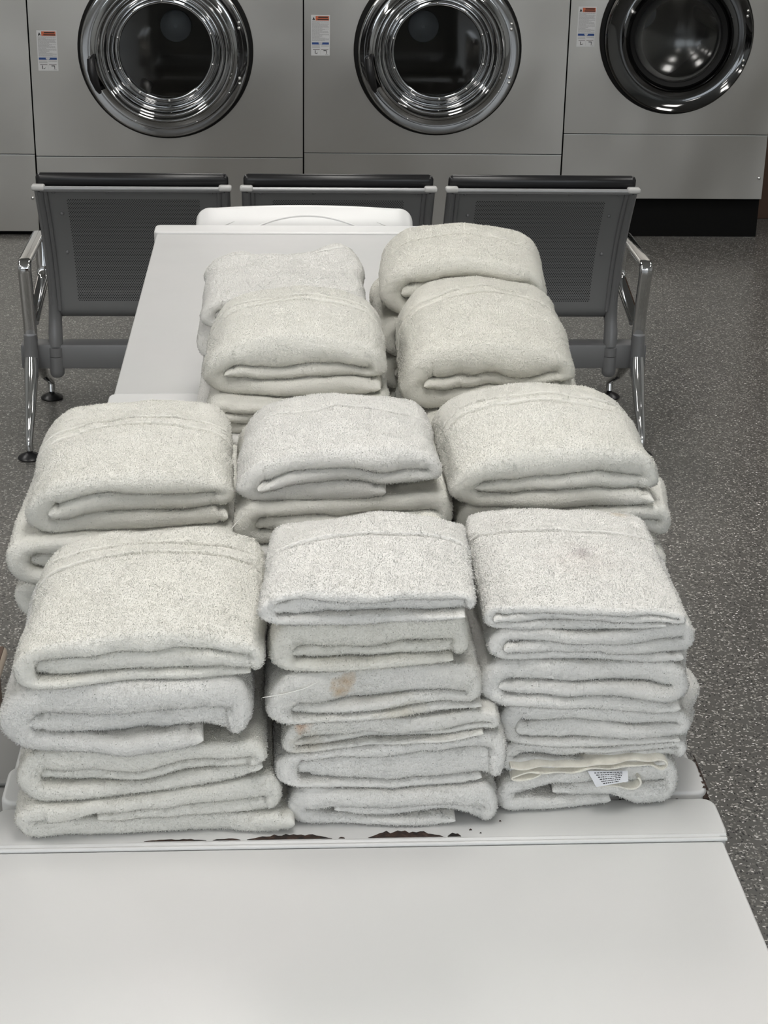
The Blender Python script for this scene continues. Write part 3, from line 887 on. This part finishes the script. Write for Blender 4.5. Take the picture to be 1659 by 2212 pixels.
        P = np.c_[(X+xc).ravel(), (Yv+y0).ravel(), (Zn+zbase).ravel()]
        n1 = vnoise(P, 18, seed); n2 = vnoise(P, 42, seed+3); n3 = vnoise(P, 15, seed+7); n4 = vnoise(P, 100, seed+11)
        hr = np.clip(h, 0, 1).ravel()
        amp = lump*(1 if top else .6)
        dz = (n1*amp*1.1+n2*amp*.55)*np.clip(hr*1.4, 0, 1) + n4*.0004
        Xn = X+(bulge*np.exp(-((v-.30)/.16)**2))*np.clip(xn, 0, 1)**2
        Xn = Xn*(1-taper*v)*(1-.07*vb**2)
        dx = (n3*amp*1.2+n2*amp*.5)
        Xn = Xn+dx.reshape(X.shape); Zn = Zn+dz.reshape(X.shape)
        Yn = Yv+(n2*.0016+n3*.002).reshape(X.shape)
        return Xn, Yn, np.maximum(Zn, .0004 if zbase < .952 else -1)
    A = deform(skin(1)[0], Y, skin(1)[1]); B = deform(skin(-1)[0], Y, skin(-1)[1])
    co = np.concatenate([np.stack(A, -1).reshape(-1, 3), np.stack(B, -1).reshape(-1, 3)])
    idx = np.arange(nu*nv).reshape(nu, nv); off = nu*nv
    # B border vertices coincide with A's: reuse A's indices so the surface is closed
    idb = idx+off; bord = np.zeros((nu, nv), bool); bord[0] = bord[-1] = True; bord[:, 0] = bord[:, -1] = True
    idb = np.where(bord, idx, idb)
    fa = np.stack([idx[:-1, :-1], idx[1:, :-1], idx[1:, 1:], idx[:-1, 1:]], -1).reshape(-1, 4)
    fb = np.stack([idb[:-1, :-1], idb[:-1, 1:], idb[1:, 1:], idb[1:, :-1]], -1).reshape(-1, 4)
    if mirror: co[:, 0] *= -1
    # terry loops: short bent pile standing on the visible skins
    tv, tf, tn = [], [], []
    def pile(S, sign, mask, density):
        G = np.stack(S, -1)
        a = G[1:, :-1]-G[:-1, :-1]; b = G[:-1, 1:]-G[:-1, :-1]
        cr = np.cross(a, b)*sign; ar = np.linalg.norm(cr, axis=-1)
        w = ar*mask[:-1, :-1]; tot = w.sum(); n = int(tot*density)
        if n < 10: return
        pick = rng.choice(w.size, n, p=(w/tot).ravel()); iu, iv = np.unravel_index(pick, w.shape)
        ru, rv = rng.random(n)[:, None], rng.random(n)[:, None]
        P = G[iu, iv]*(1-ru)*(1-rv)+G[iu+1, iv]*ru*(1-rv)+G[iu, iv+1]*(1-ru)*rv+G[iu+1, iv+1]*ru*rv
        nr = cr[iu, iv]/np.maximum(ar[iu, iv][:, None], 1e-12)
        lean = rng.normal(0, .5, (n, 3)); cl = vnoise(P*np.array([[.22, 1, 1]]), 330, seed+5)[:, None]*.85
        dirn = nr+lean*.75+cl*np.array([[.15, .6, 1.0]]); dirn /= np.linalg.norm(dirn, axis=1)[:, None]
        L_ = rng.uniform(.0009, .0020, n)[:, None]*(1+.45*cl/.85)
        s1 = np.cross(dirn, rng.normal(0, 1, (n, 3))); s1 /= np.linalg.norm(s1, axis=1)[:, None]; s2 = np.cross(dirn, s1)
        rb = rng.uniform(.00035, .00062, n)[:, None]
        base = P-nr*.0006
        c0 = base+s1*rb; c1 = base-.5*s1*rb+.87*s2*rb; c2 = base-.5*s1*rb-.87*s2*rb
        mid = P+dirn*L_*.62
        m0 = mid+s1*rb*.75; m1 = mid-.5*s1*rb*.75+.65*s2*rb; m2 = mid-.5*s1*rb*.75-.65*s2*rb
        tip = P+dirn*L_+rng.normal(0, .0004, (n, 3))
        V_ = np.stack([c0, c1, c2, m0, m1, m2, tip], 1).reshape(-1, 3)
        k = np.arange(n)*7
        q = []
        for (i0, i1) in ((0, 1), (1, 2), (2, 0)): q.append(np.stack([k+i0, k+i1, k+i1+3, k+i0+3], 1))
        tr = [np.stack([k+3+i0, k+3+i1, k+6], 1) for (i0, i1) in ((0, 1), (1, 2), (2, 0))]
        base_i = len(co)+sum(len(v) for v in tv)
        g2 = vnoise(P, 260, seed+9)[:, None]
        nrm = nr+cl*np.array([[.1, .35, .55]])+g2*np.array([[.30, .2, .2]]); nrm /= np.linalg.norm(nrm, axis=1)[:, None]
        own = np.stack([s1, -.5*s1+.87*s2, -.5*s1-.87*s2, s1, -.5*s1+.87*s2, -.5*s1-.87*s2, dirn], 1)*.6+nrm[:, None, :]
        tn.append((own/np.linalg.norm(own, axis=2)[..., None]).reshape(-1, 3))
        tv.append(V_); tf.append((np.concatenate(q)+base_i, np.concatenate(tr)+base_i))
    SU = su[:, None]; SV = Yv = sv[None, :]
    front = (SV < .030)
    bandfree = np.ones((nu, nv), bool)
    for (bv, bw, bd) in bands: bandfree &= np.abs(Y-bv*D) > bw*.9
    if len(bands) > 1:
        b0, b1 = sorted((bands[0][0], bands[1][0]))[0]*D, sorted((bands[0][0], bands[1][0]))[1]*D
        if b1-b0 < .03: bandfree &= ~((Y > b0) & (Y < b1) & (rng.random((nu, nv)) > .7))
    notcut = (eu > .0045)[:, None]
    if dens > 0:
        if top: mo = (SU > s_lend*.7) & (SU < s_hook) & bandfree
        else: mo = ((SU > s_lend*.95) & (SU < s[56])) | ((SU > s[40+14+50-3]) & (SU < s_hook))
        mo = (mo | front | (pileall & (SU > s_lend) & (SU < s_hook) & (SV < .30))) & notcut & bandfree
        pile(A, 1, mo.astype(float), dens)
        pile(B, -1, (front & notcut & np.ones((nu, nv), bool)).astype(float), dens)
    nq = [fa, fb]; ntri = []
    if tv:
        co = np.concatenate([co]+tv); nq += [q for q, _ in tf]; ntri = [x for _, x in tf]
    nq = np.concatenate(nq); ntri = np.concatenate(ntri) if ntri else np.zeros((0, 3), int)
    me = bpy.data.meshes.new('folded_towel')
    me.vertices.add(len(co)); me.vertices.foreach_set('co', co.astype(np.float32).ravel())
    nl = len(nq)*4+len(ntri)*3
    me.loops.add(nl); me.loops.foreach_set('vertex_index', np.concatenate([nq.ravel(), ntri.ravel()]).astype(np.int32))
    me.polygons.add(len(nq)+len(ntri))
    st = np.concatenate([np.arange(len(nq))*4, len(nq)*4+np.arange(len(ntri))*3]).astype(np.int32)
    me.polygons.foreach_set('loop_start', st)
    me.polygons.foreach_set('use_smooth', np.ones(len(st), bool))
    me.update()
    if tn:          # pile is shaded with the lie of the cloth under it
        nb = len(co)-sum(len(v) for v in tv)
        vn = np.empty(len(co)*3, np.float32); me.vertices.foreach_get('normal', vn); vn = vn.reshape(-1, 3)
        vn[nb:] = np.concatenate(tn)
        at = me.attributes.new('custom_normal', 'FLOAT_VECTOR', 'POINT'); at.data.foreach_set('vector', vn.ravel())
        me.update()
    me.materials.append(material)
    o = bpy.data.objects.new('folded_towel', me); COL.objects.link(o)
    o.location = (xc, y0, zbase); o.rotation_euler = (0, 0, yaw)
    tag(o, label, 'towel', group)
    return o

W_, C_, I_ = M['white'], M['cream'], M['ivory']
Z0 = ZT+.0028
dbl = ((.52, .0015, .0036), (.61, .0014, .0034))
one = ((.72, .0018, .0030),)
G1 = 'white towels in the front left stack'
FL = [
 ('bottom towel of the front left stack, lying on the white machine', -.246, .000, 1.392, .30, (Z0,)*3, (.984, .991, 1.008), C_, dict(split=(.38, .64), xb=1.05, xm=.30, yaw=.04)),
 ('second towel from the bottom of the front left stack', -.244, -.014, 1.398, .29, (.984, .991, 1.008), (1.037, 1.034, 1.050), C_, dict(split=(.35, .60), xb=.98, xm=.14, yaw=.02)),
 ('third towel from the bottom of the front left stack, bulging out at the left', -.257, -.026, 1.395, .30, (1.037, 1.034, 1.050), (1.103, 1.109, 1.113), W_, dict(split=(.30, .60), xb=.80, xm=.16)),
 ('topmost towel of the front left stack, with a woven band across its back', -.240, -.016, 1.400, .275, (1.103, 1.109, 1.113), (1.146, 1.152, 1.152), C_, dict(split=(.22, .62), xb=.94, xm=.10, top=True, bands=((.60, .0016, .0034), (.72, .0012, .0026)), crown=.014, droop=.004)),
]
G2 = 'white towels in the front middle stack'
FM = [
 ('bottom towel of the front middle stack, behind the rust chips', .004, .205, 1.405, .28, (Z0,)*3, (.994, .985, .994), W_, dict(split=(.28, .56), xb=.80, xm=.22)),
 ('thick second towel from the bottom of the front middle stack', -.006, .212, 1.405, .29, (.994, .985, .994), (1.026, 1.035, 1.049), W_, dict(split=(.2, .72), xb=.9, xm=.18)),
 ('third towel from the bottom of the front middle stack, small orange stain', .000, .204, 1.408, .28, (1.026, 1.035, 1.049), (1.058, 1.066, 1.072), None, dict(split=(.2, .45), xb=.92, xm=.10)),
 ('fourth towel from the bottom of the front middle stack, tan stain on its front', -.014, .184, 1.404, .28, (1.058, 1.066, 1.072), (1.111, 1.116, 1.122), None, dict(split=(.18, .42), xb=1.0, xm=.22)),
 ('second towel from the top of the front middle stack', -.011, .172, 1.408, .25, (1.111, 1.116, 1.122), (1.162, 1.161, 1.174), I_, dict(pileall=True, split=(.20, .44), xb=.92, xm=.1)),
 ('topmost towel of the front middle stack, hem end showing inside its fold', -.020, .175, 1.402, .215, (1.162, 1.161, 1.174), (1.193, 1.200, 1.199), W_, dict(split=(.24, .70), xb=.95, xm=.12, top=True, bands=((.50, .0013, .0034),), crown=.006, droop=.014, yaw=-.05)),
]
G3 = 'white towels in the front right stack'
FR = [
 ('bottom towel of the front right stack, cream lining showing in its open fold', .206, .386, 1.432, .27, (Z0,)*3, (.985, .992, .996), W_, dict(xb=.62, xm=.30)),
 ('second towel from the bottom of the front right stack, with a wavy cream border', .210, .388, 1.434, .27, (.985, .992, .996), (1.020, 1.015, 1.020), W_, dict(xb=.90, xm=.45, bulge=.026)),
 ('third towel from the bottom of the front right stack', .206, .388, 1.430, .28, (1.020, 1.015, 1.020), (1.066, 1.059, 1.052), W_, dict(split=(.2, .58), xb=.95, xm=.16, bulge=.028)),
 ('fourth towel from the bottom of the front right stack', .184, .384, 1.428, .28, (1.066, 1.059, 1.052), (1.111, 1.106, 1.106), W_, dict(split=(.28, .58), xb=.97, xm=.15, bulge=.014)),
 ('second towel from the top of the front right stack', .191, .387, 1.430, .28, (1.111, 1.106, 1.106), (1.142, 1.140, 1.148), W_, dict(split=(.28, .62), xb=.95, xm=.12)),
 ('topmost towel of the front right stack, flat with a faint grey smudge on top', .187, .375, 1.428, .258, (1.142, 1.140, 1.148), (1.166, 1.168, 1.164), None, dict(xb=.9, xm=.12, top=True, bands=((.66, .0012, .0030),), crown=.004, droop=.002, yaw=-.02, lump=.0016)),
]
smudge = towel_mat('smudged_terry', *WHITE, 13, stains=((.012, .115, .028, .016, (.42, .38, .40), .55), (.01, .10, .028, .05, (.80, .74, .70), .35), (.07, .235, .026, .016, (.72, .58, .36), .5), (-.06, .2, .027, .03, (.70, .68, .65), .35)))
tan = towel_mat('tan_stained_terry', *STAIN, 14, stains=((-.028, .0, .045, .012, (.66, .45, .24), .8), (-.034, .0, .035, .010, (.66, .47, .26), .7), (.03, 0, .005, .03, (.66, .60, .44), .4)))
org = towel_mat('orange_stained_terry', *STAIN, 15, stains=((-.082, .0, .030, .012, (.72, .42, .24), .75), (-.08, .0, .012, .02, (.62, .56, .44), .4)))
FR[5] = FR[5][:7]+(smudge,)+FR[5][8:]
FM[3] = FM[3][:7]+(tan,)+FM[3][8:]
FM[2] = FM[2][:7]+(org,)+FM[2][8:]

def even(z0, z1, n): return [z0+(z1-z0)*i/n for i in range(n+1)]
def stack_labels(where, n): 
    nm = {0: 'bottom', 1: 'second from the bottom', 2: 'third from the bottom', 3: 'fourth from the bottom'}
    return [('white towel, %s of the %s' % (nm[i], where)) for i in range(n)]

seed = 20
def build(stack, group, step=.0034, dens=420000, seed0=0):
    for i, (lab, xl, xr, y0, D, zb, zt, m, kw) in enumerate(stack):
        kw = dict(kw); kw.setdefault('step', step); kw.setdefault('dens', dens)
        towel(lab, xl, xr, y0, D, zb, zt, m, seed=seed0+i*3+1, group=group, **kw)
build(FL, G1, seed0=20); build(FM, G2, seed0=50); build(FR, G3, seed0=80)

def lower(where, zs, xs, y0, D, ms, dens=200000, extra=None):
    labs = stack_labels(where, len(zs)-1); out = []
    for i in range(len(zs)-1):
        xl, xr = xs[i]
        kw = dict(xb=.9, xm=.12, step=.0045, dens=dens, pileall=(i == len(zs)-2))
        if extra and i in extra: kw.update(extra[i])
        a = zs[i] if isinstance(zs[i], tuple) else (zs[i],)*3; b_ = zs[i+1] if isinstance(zs[i+1], tuple) else (zs[i+1],)*3
        out.append((labs[i], xl, xr, y0+(.004 if i % 2 else 0), D, a, b_, ms[i % len(ms)], kw))
    return out
# second row
z2 = (1.098, 1.102, 1.108)
build(lower('second row left stack', (Z0, .998, 1.045, z2), ((-.285, -.03), (-.295, -.035), (-.300, -.040)), 1.745, .30, (C_, C_)) +
      [('topmost towel of the second row left stack, two sewn lines across it', -.277, -.050, 1.755, .285, z2, (1.160, 1.170, 1.170), C_, dict(xb=.97, xm=.16, top=True, bands=dbl, crown=.006, droop=.004, taper=.02, yaw=.04))],
      'white towels in the second row left stack', seed0=110)
z2 = (1.138, 1.140, 1.150)
build(lower('second row middle stack', (Z0, .992, 1.045, 1.09, z2), ((-.045, .18), (-.050, .18), (-.04, .185), (-.050, .190)), 1.745, .30, (W_, C_), extra={3: dict(lump=.004)}) +
      [('topmost towel of the second row middle stack, short flap hanging under its front', -.043, .174, 1.745, .235, z2, (1.190, 1.203, 1.198), W_, dict(split=(.3, .56), sag=False, xb=.72, xm=.14, top=True, bands=((.56, .0011, .0024),), crown=.006, droop=.012, lump=.0028))],
      'white towels in the second row middle stack', seed0=140)
z2 = (1.134, 1.130, 1.134)
build(lower('second row right stack', (Z0, .992, 1.035, 1.085, z2), ((.20, .42), (.20, .425), (.195, .430), (.195, .432)), 1.745, .31, (C_, C_), extra={3: dict(bulge=.012)}) +
      [('topmost towel of the second row right stack, two sewn lines near its far side', .186, .414, 1.745, .265, z2, (1.192, 1.203, 1.198), C_, dict(split=(.28, .52), xb=.97, xm=.16, top=True, bands=dbl, crown=.008, droop=.006))],
      'white towels in the second row right stack', seed0=170)
# third row
z3 = (1.122, 1.120, 1.128)
build(lower('third row left stack', (Z0, .99, 1.035, 1.078, z3), ((-.13, .13), (-.10, .135), (-.115, .14), (-.095, .145)), 2.12, .33, (W_, C_)) +
      [('topmost towel of the third row left stack, two sewn lines across it', -.100, .139, 2.155, .275, z3, (1.192, 1.203, 1.197), C_, dict(split=(.3, .52), xb=.97, xm=.14, top=True, bands=((.51, .0015, .0036), (.60, .0014, .0034)), crown=.010, droop=.004, yaw=-.02))],
      'white towels in the third row left stack', seed0=200)
z3 = (1.098, 1.105, 1.125)
build(lower('third row right stack', (Z0, .995, 1.045, z3), ((.175, .40), (.17, .405), (.18, .408)), 2.12, .36, (I_, C_)) +
      [('topmost towel of the third row right stack, open fold facing front',   .158, .388, 2.150, .385, z3, (1.182, 1.194, 1.186), I_, dict(split=(.3, .5), xb=.97, xm=.30, top=True, bands=((.54, .0015, .0036), (.61, .0014, .0034)), crown=.012, droop=.004, lump=.003, yaw=-.05))],
      'white towels in the third row right stack', seed0=230)
# fourth row
z4 = (1.112, 1.112, 1.112)
build(lower('far left stack on the far machine', (Z0, .998, 1.055, z4), ((-.115, .13), (-.118, .13), (-.122, .132)), 2.50, .27, (W_, W_)) +
      [('topmost towel of the far left stack, peaked at its two far corners', -.118, .130, 2.49, .275, z4, (1.158, 1.162, 1.166), W_, dict(xb=.95, xm=.14, top=True, crown=.004, droop=-.004, back_lift=((-.075, .262, .008, .03), (.088, .262, .022, .035)), bands=((.85, .0009, .0012),)))],
      'white towels in the far left stack', seed0=260)
z4 = (1.112, 1.118, 1.118)
build(lower('far right stack on the far machine', (Z0, .998, 1.055, z4), ((.165, .40), (.155, .40), (.15, .402)), 2.53, .30, (I_, I_)) +
      [('topmost towel of the far right stack, rounded back against the dark chairs', .153, .403, 2.535, .29, z4, (1.196, 1.208, 1.196), I_, dict(xb=.95, xm=.3, top=True, bands=((.46, .0014, .0032),), crown=.008, droop=.010, lump=.003, yaw=-.07))],
      'white towels in the far right stack', seed0=290)

# wavy cream border and printed care tag on the second towel of the front right stack
def find(start):
    for o in bpy.data.objects:
        if o.get('label', '').startswith(start): return o
def ribbon(name, pts, y0, y1, th, parent, wave=0.0, seed=0):
    """thin woven strip following an XZ polyline, running from y0 back to y1; pts in world coordinates"""
    bm = bmesh.new(); pts = np.array(pts, float)
    d = np.hypot(*np.diff(pts, axis=0).T); s = np.r_[0, np.cumsum(d)]; q = np.linspace(0, s[-1], max(12, int(s[-1]/.002)))
    X = np.interp(q, s, pts[:, 0]); Z = np.interp(q, s, pts[:, 1])
    k = np.ones(5)/5
    Xs = np.convolve(np.pad(X, 2, 'edge'), k, 'valid'); Zs = np.convolve(np.pad(Z, 2, 'edge'), k, 'valid')
    Zs = Zs+wave*np.sin(q*210+seed)*.6+wave*np.sin(q*97+seed*2)*.6
    tx = np.gradient(Xs); tz = np.gradient(Zs); l = np.hypot(tx, tz)+1e-9; nx, nz = -tz/l, tx/l
    rows = []
    for i in range(len(q)):
        row = []
        yy = y0+.0012*math.sin(q[i]*160+seed)
        for (a, dy) in ((1, y1-yy), (1, .001), (.6, 0), (-.6, 0), (-1, .001), (-1, y1-yy)):
            row.append(bm.verts.new((Xs[i]+nx[i]*th*a, yy+dy, Zs[i]+nz[i]*th*a)))
        rows.append(row)
    for a, b_ in zip(rows[:-1], rows[1:]):
        for j in range(5): bm.faces.new([a[j], a[j+1], b_[j+1], b_[j]])
    bm.faces.new(rows[0]); bm.faces.new(rows[-1][::-1])
    o = obj(name, bm, M['woven'], parent)
    o.matrix_parent_inverse = parent.matrix_basis.inverted()
    return o
bpy.context.view_layer.update()
t2 = find('second towel from the bottom of the front right')
o = ribbon('woven_border', [(.216, .9985), (.25, .9995), (.285, 1.000), (.32, 1.003), (.345, 1.0065), (.362, 1.006), (.370, 1.001), (.368, .9955), (.360, .9945), (.356, .999), (.350, 1.0005), (.33, .9995), (.30, .996), (.26, .993), (.235, .9935), (.217, .987), (.223, .9845), (.236, .9875), (.248, .991)], 1.4235, 1.46, .0011, t2, wave=.0011, seed=2)
tag(o, 'wavy flat-woven cream border')
t1 = find('bottom towel of the front right')
o = ribbon('woven_border', [(.30, .977), (.325, .9735), (.338, .971), (.345, .975), (.346, .981), (.341, .984)], 1.4275, 1.45, .0012, t1, wave=.0004, seed=4)
tag(o, 'folded cream border inside the fold')
bm = bmesh.new()
a, b_, c, d = Vector((.292, 1.4255, .9935)), Vector((.331, 1.4255, .9935)), Vector((.331, 1.4195, .985)), Vector((.300, 1.4175, .9805))
nrm = (b_-a).cross(d-a).normalized()
if nrm.y > 0: nrm = -nrm
fr_ = [bm.verts.new(p) for p in (a, b_, c, d)]; bk = [bm.verts.new(p-nrm*.0005) for p in (a, b_, c, d)]
bm.faces.new(fr_); bm.faces.new(bk[::-1])
for k in range(4): bm.faces.new([fr_[k], fr_[(k+1) % 4], bk[(k+1) % 4], bk[k]])
rnd = random.Random(5)
for li in range(6):
    v0 = .10+li*.145; u = .14+.02*li
    while u < .86-.03*li:
        w = rnd.uniform(.018, .075)
        def pt(u_, v_): return a*(1-u_)*(1-v_)+b_*u_*(1-v_)+c*u_*v_+d*(1-u_)*v_+nrm*.0002
        f = bm.faces.new([bm.verts.new(pt(*q)) for q in ((u, v0), (min(u+w, .9), v0), (min(u+w, .9), v0+.065), (u, v0+.065))]); f.material_index = 1
        u += w+.016
bm2 = obj('care_tag', bm, [M['label_satin'], M['label_print']], t2, smooth=False)
bm2.matrix_parent_inverse = t2.matrix_basis.inverted()
tag(bm2, 'grey printed care tag')
def strand(pts, lab, parent):
    bm = bmesh.new(); tube(bm, arc_path(pts, .004, 4), .0004, n=6)
    o = obj('loose_thread', bm, M['thread'], parent); o.matrix_parent_inverse = parent.matrix_basis.inverted()
strand([(-.018, 1.400, 1.092), (.0, 1.398, 1.096), (.02, 1.399, 1.101), (.032, 1.400, 1.107)], '', find('fourth towel from the bottom of the front middle'))
strand([(-.052, 1.672, 1.143), (-.045, 1.672, 1.152), (-.040, 1.668, 1.160)], '', find('topmost towel of the front left'))

# ------------------------------------------------------------------ camera, world, colour
f_px, pitch, yaw, roll = 3750.0, math.radians(22.8), math.radians(3.67), math.radians(1.1)
cam = bpy.data.cameras.new('camera'); co = bpy.data.objects.new('camera', cam); COL.objects.link(co)
cam.sensor_fit = 'VERTICAL'; cam.sensor_height = 24.0; cam.lens = f_px*24.0/2212.0
cam.clip_start = .05; cam.clip_end = 60
F = Vector((math.sin(yaw)*math.cos(pitch), math.cos(yaw)*math.cos(pitch), -math.sin(pitch)))
R = Vector((math.cos(yaw), -math.sin(yaw), 0)); U = R.cross(F)
rm = Matrix((R, U, -F)).transposed()
rm = rm @ Matrix.Rotation(roll, 3, 'Z')
co.matrix_world = Matrix.Translation((0, 0, 1.865)) @ rm.to_4x4()
SC.camera = co
w = bpy.data.worlds.new('world'); SC.world = w; w.use_nodes = True
w.node_tree.nodes['Background'].inputs[0].default_value = (.8, .88, 1, 1)
w.node_tree.nodes['Background'].inputs[1].default_value = .15
SC.view_settings.view_transform = 'Standard'; SC.view_settings.look = 'None'
SC.view_settings.exposure = 0.12; SC.view_settings.gamma = 1.0
SC.cycles.max_bounces = 8; SC.cycles.diffuse_bounces = 4; SC.cycles.glossy_bounces = 4; SC.cycles.transmission_bounces = 6; SC.cycles.transparent_max_bounces = 12
SC.cycles.use_denoising = True
